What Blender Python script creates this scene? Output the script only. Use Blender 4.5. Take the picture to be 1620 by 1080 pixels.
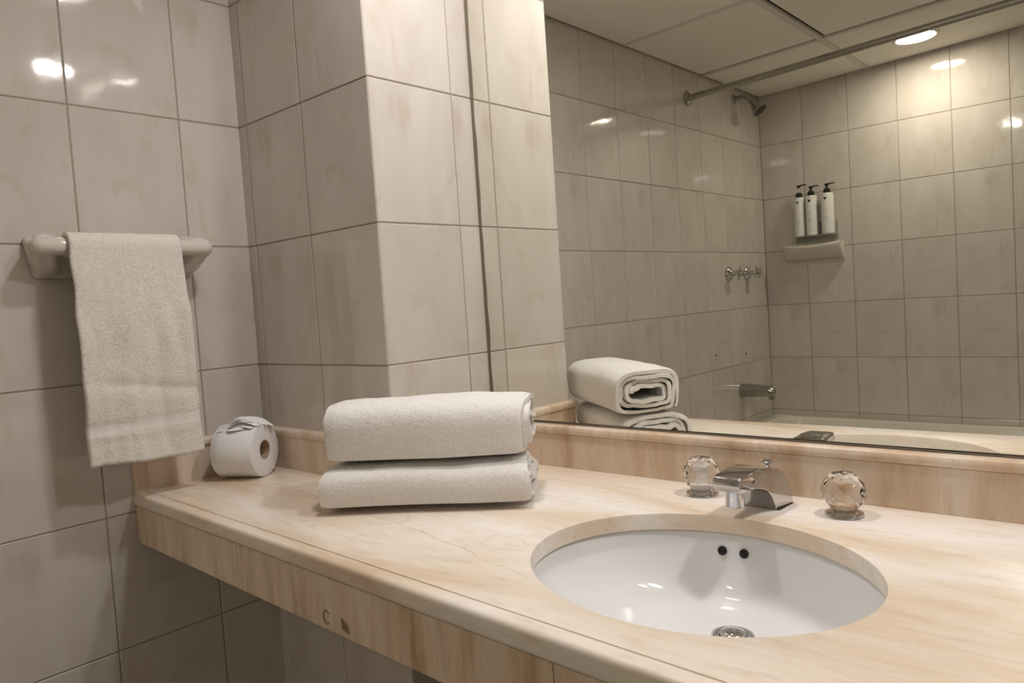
import bpy, bmesh, math, random
from mathutils import Vector, Matrix, noise
random.seed(7)
for o in list(bpy.data.objects): bpy.data.objects.remove(o, do_unlink=True)
scene = bpy.context.scene
COL = scene.collection

# ------------------------------------------------------------------ camera
cam_d = bpy.data.cameras.new('camera'); cam = bpy.data.objects.new('camera', cam_d); COL.objects.link(cam)
cam_d.sensor_width = 36.0; cam_d.lens = 26.247; cam_d.clip_start = 0.02
RX = (0.7449902, 0.66378121, -0.06621264); UP = (0.0143892, 0.08324451, 0.99642526); FW = (-0.6669202, 0.7432798, -0.05246506)
M4 = Matrix.Identity(4)
for i in range(3):
    M4[i][0] = RX[i]; M4[i][1] = UP[i]; M4[i][2] = -FW[i]
M4[0][3], M4[1][3], M4[2][3] = 1.47144, -1.07722, 1.13543
cam.matrix_world = M4
scene.camera = cam

# ------------------------------------------------------------------ world, exposure
wd = bpy.data.worlds.new('world'); scene.world = wd; wd.use_nodes = True
wd.node_tree.nodes['Background'].inputs[0].default_value = (1, .93, .85, 1)
wd.node_tree.nodes['Background'].inputs[1].default_value = 0.02
scene.view_settings.view_transform = 'Standard'; scene.view_settings.look = 'None'
scene.view_settings.gamma = 1.0; scene.view_settings.use_curve_mapping = False
scene.view_settings.exposure = 0.30
LAMP_COLOR = (1.0, 0.96, 0.955)
TUB_LAMP_COLOR = (1.0, 0.93, 0.80)
VANITY_STRENGTH = 220.0        # lamp over the faucet
STACK_STRENGTH = 168.0         # lamp over the towels
TUB_STRENGTH = 80.0

# ------------------------------------------------------------------ dimensions (metres)
T = 0.8255          # counter top
H = 2.018           # ceiling
CW, CD = 0.4386, 0.2533   # column width and depth
D = 2.4145          # room depth from the mirror
XR = 2.30           # right wall
SPL = 0.0785        # backsplash height
def front_y(x): return -0.531 - 0.034 * x
def ceil_z(x): return H + .030 * x      # the hung ceiling is a little out of level

# ------------------------------------------------------------------ helpers
def tag(o, label=None, cat=None, group=None, kind=None):
    if label: o['label'] = label
    if cat: o['category'] = cat
    if group: o['group'] = group
    if kind: o['kind'] = kind
    return o
def empty(name, loc=(0, 0, 0), rz=0.0):
    o = bpy.data.objects.new(name, None); COL.objects.link(o)
    o.empty_display_size = 0.02
    o.location = loc; o.rotation_euler = (0, 0, rz); return o
def obj(name, me, mat=None, parent=None, loc=None, rot=None, smooth=False):
    if isinstance(me, bmesh.types.BMesh):
        bm = me; me = bpy.data.meshes.new(name)
        bmesh.ops.recalc_face_normals(bm, faces=bm.faces[:])
        bm.to_mesh(me); bm.free()
        if smooth:
            me.polygons.foreach_set('use_smooth', [True] * len(me.polygons))
    o = bpy.data.objects.new(name, me); COL.objects.link(o)
    if mat and not me.materials: me.materials.append(mat)
    if parent: o.parent = parent
    if loc: o.location = loc
    if rot: o.rotation_euler = rot
    return o
def autosmooth(o, deg=35):
    me = o.data
    me.polygons.foreach_set('use_smooth', [True] * len(me.polygons))
    me.set_sharp_from_angle(angle=math.radians(deg))
    return o
def add_box(bm, a, b):
    r = bmesh.ops.create_cube(bm, size=1.0)
    s = [b[i] - a[i] for i in range(3)]; c = [(a[i] + b[i]) / 2 for i in range(3)]
    bmesh.ops.scale(bm, vec=s, verts=r['verts']); bmesh.ops.translate(bm, vec=c, verts=r['verts'])
    return r['verts']
def box_bm(a, b, bev=0.0, seg=2):
    bm = bmesh.new(); add_box(bm, a, b)
    if bev: bmesh.ops.bevel(bm, geom=bm.edges[:], offset=bev, segments=seg, affect='EDGES', profile=0.5)
    return bm
def lathe(bm, prof, n=32, center=(0, 0, 0), axis='z', closed=False):
    """prof: list of (radius, height). Poles where radius is 0."""
    rings = []
    for r, h in prof:
        ring = []
        if r <= 1e-7:
            ring = [bm.verts.new((0, 0, h))]
        else:
            for k in range(n):
                a = 2 * math.pi * k / n
                ring.append(bm.verts.new((r * math.cos(a), r * math.sin(a), h)))
        rings.append(ring)
    pairs = list(zip(rings, rings[1:]))
    if closed: pairs.append((rings[-1], rings[0]))
    for A, B in pairs:
        for k in range(n):
            k2 = (k + 1) % n
            if len(A) == 1 and len(B) == 1: continue
            if len(A) == 1: bm.faces.new((A[0], B[k], B[k2]))
            elif len(B) == 1: bm.faces.new((A[k], A[k2], B[0]))
            else: bm.faces.new((A[k], A[k2], B[k2], B[k]))
    vs = [v for r in rings for v in r]
    if axis == 'x': bmesh.ops.rotate(bm, verts=vs, cent=(0, 0, 0), matrix=Matrix.Rotation(math.pi / 2, 3, 'Y'))
    if axis == 'y': bmesh.ops.rotate(bm, verts=vs, cent=(0, 0, 0), matrix=Matrix.Rotation(-math.pi / 2, 3, 'X'))
    bmesh.ops.translate(bm, vec=center, verts=vs)
    return vs
def tube(bm, pts, rads, n=16, sy=1.0, cap=True):
    pts = [Vector(p) for p in pts]
    if not hasattr(rads, '__len__'): rads = [rads] * len(pts)
    rings = []; up = None
    for i, p in enumerate(pts):
        d = (pts[min(i + 1, len(pts) - 1)] - pts[max(i - 1, 0)]).normalized()
        if up is None:
            up = Vector((0, 0, 1)) if abs(d.z) < .9 else Vector((0, 1, 0))
        s = d.cross(up).normalized(); up = s.cross(d).normalized()
        rings.append([bm.verts.new(p + s * (rads[i] * math.cos(2 * math.pi * k / n)) + up * (rads[i] * sy * math.sin(2 * math.pi * k / n))) for k in range(n)])
    for A, B in zip(rings, rings[1:]):
        for k in range(n): bm.faces.new((A[k], A[(k + 1) % n], B[(k + 1) % n], B[k]))
    if cap:
        bm.faces.new(rings[0][::-1]); bm.faces.new(rings[-1])
def arc(c, r, a0, a1, n, plane='xz'):
    out = []
    for i in range(n + 1):
        a = math.radians(a0 + (a1 - a0) * i / n); u, v = r * math.cos(a), r * math.sin(a)
        out.append((c[0] + u, c[1], c[2] + v) if plane == 'xz' else (c[0], c[1] + u, c[2] + v))
    return out
def sweep(bm, prof, A, offA, B, offB):
    """prof of (d, z); A,B plan points; offA/offB the plan vectors that d is multiplied by (mitred ends)."""
    ra = [bm.verts.new((A[0] + offA[0] * d, A[1] + offA[1] * d, z)) for d, z in prof]
    rb = [bm.verts.new((B[0] + offB[0] * d, B[1] + offB[1] * d, z)) for d, z in prof]
    n = len(prof)
    for k in range(n): bm.faces.new((ra[k], ra[(k + 1) % n], rb[(k + 1) % n], rb[k]))
    bm.faces.new(ra[::-1]); bm.faces.new(rb)

# ------------------------------------------------------------------ materials
def new_mat(name):
    m = bpy.data.materials.new(name); m.use_nodes = True
    nt = m.node_tree; b = nt.nodes['Principled BSDF']
    return m, nt, b
def N(nt, t, **kw):
    n = nt.nodes.new(t)
    for k, v in kw.items():
        if k in n.inputs: n.inputs[k].default_value = v
        else: setattr(n, k, v)
    return n
def simple(name, col, rough=.5, metal=0.0, **kw):
    m, nt, b = new_mat(name)
    b.inputs['Base Color'].default_value = (*col, 1); b.inputs['Roughness'].default_value = rough
    b.inputs['Metallic'].default_value = metal
    for k, v in kw.items(): b.inputs[k].default_value = v
    tc = N(nt, 'ShaderNodeTexCoord'); nz = N(nt, 'ShaderNodeTexNoise', Scale=40.0, Detail=2.0)
    nt.links.new(tc.outputs['Object'], nz.inputs['Vector'])
    bp = N(nt, 'ShaderNodeBump', Strength=0.02, Distance=0.001)
    nt.links.new(nz.outputs['Fac'], bp.inputs['Height']); nt.links.new(bp.outputs['Normal'], b.inputs['Normal'])
    return m
def ramp(nt, stops):
    r = N(nt, 'ShaderNodeValToRGB'); e = r.color_ramp.elements
    while len(e) < len(stops): e.new(.5)
    for el, (p, c) in zip(e, stops): el.position = p; el.color = (*c, 1) if len(c) == 3 else c
    return r
def vein_mask(nt, vec, scale, width, detail=4.0, dist=.6):
    nz = N(nt, 'ShaderNodeTexNoise', Scale=scale, Detail=detail, Roughness=.55, Distortion=dist)
    nt.links.new(vec, nz.inputs['Vector'])
    s = N(nt, 'ShaderNodeMath', operation='SUBTRACT'); s.inputs[1].default_value = .5
    a = N(nt, 'ShaderNodeMath', operation='ABSOLUTE')
    mr = N(nt, 'ShaderNodeMapRange'); mr.inputs['From Min'].default_value = 0; mr.inputs['From Max'].default_value = width
    mr.inputs['To Min'].default_value = 1; mr.inputs['To Max'].default_value = 0
    nt.links.new(nz.outputs['Fac'], s.inputs[0]); nt.links.new(s.outputs[0], a.inputs[0]); nt.links.new(a.outputs[0], mr.inputs['Value'])
    return mr.outputs['Result']
def mathn(nt, op, a, b):
    n = N(nt, 'ShaderNodeMath', operation=op)
    for i, v in enumerate((a, b)):
        if isinstance(v, (int, float)): n.inputs[i].default_value = v
        else: nt.links.new(v, n.inputs[i])
    return n.outputs[0]
def mix(nt, fac, a, b):
    n = N(nt, 'ShaderNodeMix', data_type='RGBA')
    for s, v in ((0, fac), (6, a), (7, b)):
        if isinstance(v, (int, float)): n.inputs[s].default_value = v
        elif isinstance(v, tuple): n.inputs[s].default_value = (*v, 1)
        else: nt.links.new(v, n.inputs[s])
    return n.outputs[2]

def mat_tile():
    m, nt, b = new_mat('glazed_tile')
    tc = N(nt, 'ShaderNodeTexCoord'); oi = N(nt, 'ShaderNodeObjectInfo')
    # a few different prints of the same veined tile
    q = mathn(nt, 'MULTIPLY', oi.outputs['Random'], 5.0); q = mathn(nt, 'FLOOR', q, 0); q = mathn(nt, 'MULTIPLY', q, 3.7)
    cmb = N(nt, 'ShaderNodeCombineXYZ'); nt.links.new(q, cmb.inputs[0]); nt.links.new(q, cmb.inputs[2])
    add = N(nt, 'ShaderNodeVectorMath', operation='ADD'); nt.links.new(tc.outputs['Object'], add.inputs[0]); nt.links.new(cmb.outputs[0], add.inputs[1])
    mp = N(nt, 'ShaderNodeMapping'); mp.inputs['Rotation'].default_value = (0, math.radians(-14), 0); mp.inputs['Scale'].default_value = (1.0, 1.0, .33)
    nt.links.new(add.outputs[0], mp.inputs['Vector'])
    v1 = vein_mask(nt, mp.outputs[0], 9.0, .06, 3.0, .35)
    patch = N(nt, 'ShaderNodeTexNoise', Scale=9.0, Detail=2.0); nt.links.new(add.outputs[0], patch.inputs['Vector'])
    pm = N(nt, 'ShaderNodeMapRange'); pm.inputs['From Min'].default_value = .47; pm.inputs['From Max'].default_value = .68
    nt.links.new(patch.outputs['Fac'], pm.inputs['Value'])
    vm = mathn(nt, 'MULTIPLY', v1, pm.outputs['Result']); vm = mathn(nt, 'MULTIPLY', vm, .42)
    cl = N(nt, 'ShaderNodeTexNoise', Scale=14.0, Detail=3.0); nt.links.new(mp.outputs[0], cl.inputs['Vector'])
    base = ramp(nt, [(.3, (.590, .538, .480)), (.7, (.660, .612, .558))]); nt.links.new(cl.outputs['Fac'], base.inputs['Fac'])
    tint = mathn(nt, 'MULTIPLY_ADD', oi.outputs['Random'], .08); tint.node.inputs[2].default_value = .96
    c = mix(nt, vm, base.outputs['Color'], (.43, .34, .25))
    hs = N(nt, 'ShaderNodeHueSaturation'); nt.links.new(c, hs.inputs['Color']); nt.links.new(tint, hs.inputs['Value'])
    nt.links.new(hs.outputs['Color'], b.inputs['Base Color'])
    b.inputs['Roughness'].default_value = .06; b.inputs['IOR'].default_value = 1.5
    w = N(nt, 'ShaderNodeTexNoise', Scale=22.0, Detail=1.0); nt.links.new(add.outputs[0], w.inputs['Vector'])
    w2 = N(nt, 'ShaderNodeTexNoise', Scale=260.0, Detail=1.0); nt.links.new(add.outputs[0], w2.inputs['Vector'])
    hh = mathn(nt, 'MULTIPLY_ADD', w2.outputs['Fac'], .03); nt.links.new(w.outputs['Fac'], hh.node.inputs[2])
    bp = N(nt, 'ShaderNodeBump', Strength=.22, Distance=.0012); nt.links.new(hh, bp.inputs['Height']); nt.links.new(bp.outputs['Normal'], b.inputs['Normal'])
    return m
def mat_stone(name, streak, cols, seed=0.0, vein=.7, ang=0.0, sc=1.0):
    """banded travertine; streak = axis along which the bands run ('x' or 'z')"""
    m, nt, b = new_mat(name)
    tc = N(nt, 'ShaderNodeTexCoord'); mp = N(nt, 'ShaderNodeMapping')
    mp.inputs['Location'].default_value = (seed, seed * .7, seed * .3)
    if streak == 'x':
        mp.inputs['Scale'].default_value = (.22, 1.0, 1.0); mp.inputs['Rotation'].default_value = (0, 0, ang)
    else:
        mp.inputs['Scale'].default_value = (1.0, 1.0, .16); mp.inputs['Rotation'].default_value = (0, ang, 0)
    nt.links.new(tc.outputs['Object'], mp.inputs['Vector'])
    n1 = N(nt, 'ShaderNodeTexNoise', Scale=(7.5 if streak == 'x' else 11.0) * sc, Detail=6.0, Roughness=.6, Distortion=.5); nt.links.new(mp.outputs[0], n1.inputs['Vector'])
    r1 = ramp(nt, cols); nt.links.new(n1.outputs['Fac'], r1.inputs['Fac'])
    n2 = N(nt, 'ShaderNodeTexNoise', Scale=70.0 * sc, Detail=4.0, Roughness=.65); nt.links.new(mp.outputs[0], n2.inputs['Vector'])
    mr = N(nt, 'ShaderNodeMapRange'); mr.inputs['From Min'].default_value = .52; mr.inputs['From Max'].default_value = .75
    nt.links.new(n2.outputs['Fac'], mr.inputs['Value'])
    f2 = mathn(nt, 'MULTIPLY', mr.outputs['Result'], .30 if streak == 'x' else .45)
    c = mix(nt, f2, r1.outputs['Color'], (.50, .325, .18))
    # rusty thin cracks, only in places
    mp2 = N(nt, 'ShaderNodeMapping'); mp2.inputs['Location'].default_value = (seed * 1.3 + 2, seed, seed)
    mp2.inputs['Scale'].default_value = (.45, 1, 1) if streak == 'x' else (1, 1, .45)
    mp2.inputs['Rotation'].default_value = (0, 0, ang * 1.5)
    nt.links.new(tc.outputs['Object'], mp2.inputs['Vector'])
    vm = vein_mask(nt, mp2.outputs[0], 4.0, .006, 3.5, .4)
    pn = N(nt, 'ShaderNodeTexNoise', Scale=6.0, Detail=1.0); nt.links.new(mp2.outputs[0], pn.inputs['Vector'])
    pr_ = N(nt, 'ShaderNodeMapRange'); pr_.inputs['From Min'].default_value = .5; pr_.inputs['From Max'].default_value = .62
    nt.links.new(pn.outputs['Fac'], pr_.inputs['Value'])
    vf = mathn(nt, 'MULTIPLY', vm, pr_.outputs['Result']); vf = mathn(nt, 'MULTIPLY', vf, vein)
    c = mix(nt, vf, c, (.40, .25, .13))
    if streak == 'x':          # one long hairline crack that crosses the slab towards the sink
        sp_ = N(nt, 'ShaderNodeSeparateXYZ'); nt.links.new(tc.outputs['Object'], sp_.inputs[0])
        cn = N(nt, 'ShaderNodeTexNoise', Scale=16.0, Detail=4.0); nt.links.new(tc.outputs['Object'], cn.inputs['Vector'])
        xx = mathn(nt, 'MULTIPLY', sp_.outputs[0], sp_.outputs[0]); xx = mathn(nt, 'MULTIPLY', xx, .115)
        v_ = mathn(nt, 'ADD', sp_.outputs[1], xx); v_ = mathn(nt, 'ADD', v_, mathn(nt, 'MULTIPLY', sp_.outputs[0], .02)); v_ = mathn(nt, 'ADD', v_, .347 - .017)
        v_ = mathn(nt, 'ADD', v_, mathn(nt, 'MULTIPLY', cn.outputs['Fac'], .034)); v_ = mathn(nt, 'ABSOLUTE', v_, 0)
        mrc = N(nt, 'ShaderNodeMapRange'); mrc.inputs['From Max'].default_value = .0017; mrc.inputs['To Min'].default_value = 1; mrc.inputs['To Max'].default_value = 0
        nt.links.new(v_, mrc.inputs['Value'])
        vary = N(nt, 'ShaderNodeTexNoise', Scale=30.0, Detail=2.0); nt.links.new(tc.outputs['Object'], vary.inputs['Vector'])
        vr = N(nt, 'ShaderNodeMapRange'); vr.inputs['From Min'].default_value = .35; vr.inputs['From Max'].default_value = .65; vr.inputs['To Min'].default_value = .15; vr.inputs['To Max'].default_value = .8
        nt.links.new(vary.outputs['Fac'], vr.inputs['Value'])
        fx = N(nt, 'ShaderNodeMapRange'); fx.inputs['From Min'].default_value = .88; fx.inputs['From Max'].default_value = .94; fx.inputs['To Min'].default_value = 1; fx.inputs['To Max'].default_value = 0
        nt.links.new(sp_.outputs[0], fx.inputs['Value'])
        cm = mathn(nt, 'MULTIPLY', mrc.outputs['Result'], vr.outputs['Result']); cm = mathn(nt, 'MULTIPLY', cm, fx.outputs['Result'])
        c = mix(nt, cm, c, (.40, .27, .15))
    nt.links.new(c, b.inputs['Base Color'])
    b.inputs['Roughness'].default_value = .22; b.inputs['IOR'].default_value = 1.5
    bp = N(nt, 'ShaderNodeBump', Strength=.08, Distance=.001); nt.links.new(n2.outputs['Fac'], bp.inputs['Height']); nt.links.new(bp.outputs['Normal'], b.inputs['Normal'])
    return m
def mat_terry(name, col, dark, strength=.9, scale=420.0):
    m, nt, b = new_mat(name)
    tc = N(nt, 'ShaderNodeTexCoord')
    n1 = N(nt, 'ShaderNodeTexNoise', Scale=scale, Detail=3.0, Roughness=.7); nt.links.new(tc.outputs['Object'], n1.inputs['Vector'])
    n2 = N(nt, 'ShaderNodeTexNoise', Scale=scale * .22, Detail=3.0); nt.links.new(tc.outputs['Object'], n2.inputs['Vector'])
    h = mathn(nt, 'MULTIPLY_ADD', n2.outputs['Fac'], .8); nt.links.new(n1.outputs['Fac'], h.node.inputs[2])
    r = ramp(nt, [(.3, dark), (.62, col)]); nt.links.new(n1.outputs['Fac'], r.inputs['Fac'])
    nt.links.new(r.outputs['Color'], b.inputs['Base Color'])
    b.inputs['Roughness'].default_value = .95; b.inputs['Specular IOR Level'].default_value = .1
    b.inputs['Sheen Weight'].default_value = .25; b.inputs['Sheen Roughness'].default_value = .5
    bp = N(nt, 'ShaderNodeBump', Strength=strength, Distance=.003); nt.links.new(h, bp.inputs['Height']); nt.links.new(bp.outputs['Normal'], b.inputs['Normal'])
    return m
def mat_emit(name, col, s):
    m, nt, b = new_mat(name); nt.nodes.remove(b)
    e = N(nt, 'ShaderNodeEmission'); e.inputs[0].default_value = (*col, 1); e.inputs[1].default_value = s
    nt.links.new(e.outputs[0], nt.nodes['Material Output'].inputs[0]); return m

TILE = mat_tile()
GROUT = simple('grout', (.33, .28, .23), .9)
CREAM = [(.30, (.66, .50, .35)), (.42, (.76, .63, .49)), (.52, (.82, .73, .62)), (.66, (.87, .82, .76))]
TAN = [(.28, (.50, .34, .21)), (.42, (.66, .50, .355)), (.53, (.75, .62, .49)), (.70, (.79, .70, .59))]
STONE_TOP = mat_stone('travertine_top', 'x', CREAM, 3.1, .18, .30)
STONE_SPLASH = mat_stone('travertine_splash', 'z', TAN, 1.7, .6, 0.0)
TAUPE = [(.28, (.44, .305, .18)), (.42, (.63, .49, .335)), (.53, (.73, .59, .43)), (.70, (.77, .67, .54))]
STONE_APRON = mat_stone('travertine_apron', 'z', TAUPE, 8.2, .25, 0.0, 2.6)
PORCELAIN = simple('porcelain', (.76, .755, .75), .07)
CERAMIC = simple('ceramic', (.66, .61, .55), .12)
CHROME = simple('chrome', (.62, .62, .63), .07, 1.0)
CHROME_DULL = simple('chrome_dull', (.42, .41, .37), .25, 1.0)
BLACK = simple('black_plastic', (.012, .012, .011), .35)
BOTTLE = simple('bottle_white', (.80, .79, .74), .4)
INK = simple('printed_grey', (.33, .32, .30), .6)
TERRY = mat_terry('terry_white', (.91, .885, .855), (.78, .745, .705), .7, 360.0)
TERRY_HANG = mat_terry('terry_hanging', (.89, .85, .78), (.70, .65, .575), .8, 300.0)
WOVEN = mat_terry('woven_band', (.87, .845, .80), (.80, .77, .72), .25, 700.0)
PAPER = simple('tissue_paper', (.82, .81, .815), .9)
CARD = simple('cardboard', (.42, .31, .21), .9)
CEIL = simple('ceiling_panel', (.92, .875, .80), .85)
CEILBAR = simple('ceiling_bar', (.74, .69, .62), .7)
VOID = simple('ceiling_void', (.05, .04, .03), .95)
PLASTER = simple('plaster', (.62, .57, .51), .85)
SEAL = simple('sealant_brown', (.17, .14, .10), .7)
TUBM = simple('tub_enamel', (.74, .70, .60), .12)
HOLE_SHADE = simple('dark_hole', (.012, .011, .01), .8)  # near-black colour stands in for the shade inside small holes
TRIM = simple('lamp_trim', (.75, .72, .67), .4)
CLEAR = simple('clear_plastic', (.85, .86, .78), .15, 0.0, **{'Transmission Weight': .7, 'IOR': 1.3})
LIT_V = mat_emit('lamp_vanity', LAMP_COLOR, VANITY_STRENGTH)
LIT_S = mat_emit('lamp_towels', LAMP_COLOR, STACK_STRENGTH)
LIT_T = mat_emit('lamp_tub', TUB_LAMP_COLOR, TUB_STRENGTH)
m, nt, b = new_mat('acrylic')
b.inputs['Base Color'].default_value = (.97, .95, .93, 1); b.inputs['Transmission Weight'].default_value = 1; b.inputs['IOR'].default_value = 1.46; b.inputs['Roughness'].default_value = .03
ACRYLIC = m
m, nt, b = new_mat('mirror_silver')
b.inputs['Base Color'].default_value = (.86, .87, .77, 1); b.inputs['Metallic'].default_value = 1; b.inputs['Roughness'].default_value = 0.0
tcm = N(nt, 'ShaderNodeTexCoord'); nzm = N(nt, 'ShaderNodeTexNoise', Scale=3.0); nt.links.new(tcm.outputs['Object'], nzm.inputs['Vector'])
rm = ramp(nt, [(.3, (.905, .905, .845)), (.7, (.915, .915, .86))]); nt.links.new(nzm.outputs['Fac'], rm.inputs['Fac']); nt.links.new(rm.outputs['Color'], b.inputs['Base Color'])
MIRROR = m
m, nt, b = new_mat('floor_tile')
tcf = N(nt, 'ShaderNodeTexCoord'); bk = N(nt, 'ShaderNodeTexBrick', Scale=3.3, offset=0.0)
bk.inputs['Color1'].default_value = (.46, .40, .34, 1); bk.inputs['Color2'].default_value = (.42, .37, .31, 1); bk.inputs['Mortar'].default_value = (.2, .17, .14, 1)
bk.inputs['Mortar Size'].default_value = .008; bk.inputs['Row Height'].default_value = 1.0; bk.inputs['Brick Width'].default_value = 1.0
nt.links.new(tcf.outputs['Object'], bk.inputs['Vector']); nt.links.new(bk.outputs['Color'], b.inputs['Base Color']); b.inputs['Roughness'].default_value = .3
FLOORM = m

# ------------------------------------------------------------------ setting
def structure(name, bm, mat, label, cat):
    o = obj(name, bm, mat); return tag(o, label, cat, kind='structure')
TILE_CACHE = {}
def tile_mesh(w, h):
    k = (round(w, 4), round(h, 4))
    if k not in TILE_CACHE:
        b_, t = .0014, .006
        v = []
        for ins, y in ((b_, 0.0), (0.0, b_), (0.0, t)):
            for sx, sz in ((-1, -1), (1, -1), (1, 1), (-1, 1)):
                v.append((sx * (w / 2 - ins), y, sz * (h / 2 - ins)))
        f = [(0, 1, 2, 3)]
        for r in (0, 4):
            for i in range(4):
                j = (i + 1) % 4; f.append((r + i, r + 4 + i, r + 4 + j, r + j))
        me = bpy.data.meshes.new('tile'); me.from_pydata(v, [], f); me.materials.append(TILE); TILE_CACHE[k] = me
    return TILE_CACHE[k]
def tile_wall(parent, us, zs, place, rz, gap=.0020):
    """us: horizontal edges; place(u, z) -> xyz of the tile face centre"""
    for i in range(len(us) - 1):
        for k in range(len(zs) - 1):
            w = abs(us[i + 1] - us[i]) - gap; h = zs[k + 1] - zs[k] - gap
            if w < .008 or h < .008: continue
            jit = lambda s: random.uniform(-s, s)
            o = obj('tile', tile_mesh(w, h), TILE, parent)
            o.location = place((us[i] + us[i + 1]) / 2, (zs[k] + zs[k + 1]) / 2)
            o.rotation_euler = (jit(.0016), 0, rz + jit(.0016))
ROWS = [.0, .039, .289, .539, .789, 1.039, 1.289, 1.539, 1.789, H + .10]
R = 0.0012   # grout recess
wl = structure('wall_left', box_bm((-.10, -D - .1, 0), (-R, .12, H + .24)), GROUT, 'left wall of pale veined glazed tiles with the towel bar', 'wall')
yl = [-CD + .004, -.3801, -.580, -.785, -.990, -1.196, -1.402, -1.607, -1.812, -2.014, -2.214, -D]
tile_wall(wl, yl, ROWS, lambda u, z: (0, u, z), math.pi / 2)
wc = structure('wall_column', box_bm((0, -CD + R, 0), (CW - R, .10, H + .24)), GROUT, 'tiled column projecting in the corner left of the mirror', 'wall')
tile_wall(wc, [-.0012, .0313, .2330, CW], ROWS, lambda u, z: (u, -CD, z), 0.0)
tile_wall(wc, [-CD, -.053, .012], ROWS, lambda u, z: (CW, u, z), math.pi / 2)
wb = structure('wall_bath', box_bm((-.1, -D - .1, 0), (XR + .1, -D - R, H + .24)), GROUT, 'tiled wall behind the bathtub seen in the mirror', 'wall')
tile_wall(wb, [0.0] + [.197 + .2 * k for k in range(11)] + [XR], ROWS, lambda u, z: (u, -D, z), math.pi)
wr = structure('wall_right', box_bm((XR + R, -D - .1, 0), (XR + .1, .12, H + .24)), GROUT, 'tiled wall on the right, outside the picture', 'wall')
tile_wall(wr, [-D + .2 * k for k in range(13)] + [0.012], ROWS, lambda u, z: (XR, u, z), -math.pi / 2)
structure('wall_mirror', box_bm((CW - .01, .012, 0), (XR + .1, .12, H + .24)), PLASTER, 'wall that carries the big mirror', 'wall')
structure('floor', box_bm((-.1, -D - .1, -.08), (XR + .1, .12, 0)), FLOORM, 'floor of brownish tiles below the vanity', 'floor')
# two old screw holes in the left wall above the bathtub
for y, z in ((-1.854, .852), (-2.145, .832)):
    bm = bmesh.new(); lathe(bm, [(0, .0012), (.004, .001), (.0055, -.001)], 10, axis='x')
    obj('screw_hole', bm, HOLE_SHADE, wl, loc=(0.0006, y, z))

# suspended ceiling: panels on bars below a dark void
ce = structure('ceiling', box_bm((-.1, -D - .1, H + .045), (XR + .1, .12, H + .20)), VOID, 'suspended ceiling of off-white panels on a metal grid', 'ceiling')
cx_ = [0.0, .49, 1.10, 1.71, XR]; cy_ = [.012, -.62, -1.25, -1.845, -D]
for i in range(4):
    for j in range(4):
        x0, x1, y1, y0 = cx_[i], cx_[i + 1], cy_[j], cy_[j + 1]
        g = dict(l=.0125, r=.0125, f=.0125, b=.0125)
        zz = H
        if j == 2: g['f'] = .028 if i == 0 else .036          # dark slit before the bathtub strip
        if j == 2 and i == 1: g['l'] = .026
        if j == 3: g['f'] = .014
        bm = box_bm((x0 + g['l'], y0 + g['f'], zz), (x1 - g['r'], y1 - g['b'], zz + .014), .0015, 1)
        if j == 3 and i == 1:                                  # hole for the bathtub lamp is covered by its trim
            pass
        obj('panel', bm, CEIL, ce)
for x in cx_[1:-1]:
    obj('grid_bar', box_bm((x - .011, -D, H - .0012), (x + .011, .012, H + .012), .001, 1), CEILBAR, ce)
for y in cy_[1:-1]:
    for i in range(4):
        obj('grid_bar', box_bm((cx_[i] + .012, y - .011, H - .0012), (cx_[i + 1] - .012, y + .011, H + .012), .001, 1), CEILBAR, ce)

for o in [ce] + list(ce.children):           # out-of-level hung ceiling
    for v in o.data.vertices: v.co.z += .030 * v.co.x
# ------------------------------------------------------------------ lamps
def downlight(x, y, mat, label, r=.052):
    e = empty('ceiling_downlight', (x, y, ceil_z(x) - .0003)); e.rotation_euler = (0, -.030, 0); tag(e, label, 'downlight', 'recessed ceiling downlights')
    bm = bmesh.new(); lathe(bm, [(r, -.001), (r + .004, -.005), (r + .012, -.005), (r + .017, -.0015), (r + .017, -.0004), (r, -.0004)], 40, closed=True)
    obj('trim_ring', bm, TRIM, e, smooth=True)
    bm = bmesh.new(); lathe(bm, [(0, -.0022), (r * .7, -.002), (r, -.0012)], 40)
    obj('lens', bm, mat, e, smooth=True)
    return e
downlight(.738, -2.150, LIT_T, 'round recessed downlight over the bathtub, seen in the mirror', .064)
downlight(.715, -.325, LIT_S, 'round recessed downlight above the towel stack, outside the picture', .050)
downlight(1.48, -.115, LIT_V, 'round recessed downlight close to the mirror above the faucet, outside the picture', .050)

# ------------------------------------------------------------------ mirror
mi = empty('wall_mirror_glass', (CW, 0, T + SPL)); mi.name = 'vanity_mirror'
tag(mi, 'large frameless wall mirror above the marble backsplash', 'mirror')
obj('mirror_glass', box_bm((.006, 0.0, .0045), (XR - CW - .01, .006, H - T - SPL - .03)), MIRROR, mi)
bm = bmesh.new()
# ragged dark sealant along the left edge
zs_ = [.0 + i * .018 for i in range(int((H - T - SPL - .01) / .018))]
ra = []
for z in zs_:
    w_ = .0042 + .0035 * noise.noise(Vector((0, 3.0, z * 14)))
    ra.append([bm.verts.new(p) for p in ((.0002, .004, z), (.0002, -.0016, z), (max(w_, .002) + .003, -.0008, z), (max(w_, .002) + .003, .004, z))])
for A, B in zip(ra, ra[1:]):
    for k in range(4): bm.faces.new((A[k], A[(k + 1) % 4], B[(k + 1) % 4], B[k]))
bm.faces.new(ra[0]); bm.faces.new(ra[-1][::-1])
tag(obj('edge_sealant', bm, SEAL, mi), 'dark brown sealant line along the mirror edge')
bm = bmesh.new(); ra = []
for i in range(120):
    x = .004 + i * (XR - CW - .016) / 119
    h = .0030 + .0016 * noise.noise(Vector((x * 9, 1.0, 0)))
    ra.append([bm.verts.new(p) for p in ((x, .004, .0004), (x, -.0012, .0004), (x, -.0010, h), (x, .004, h))])
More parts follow.
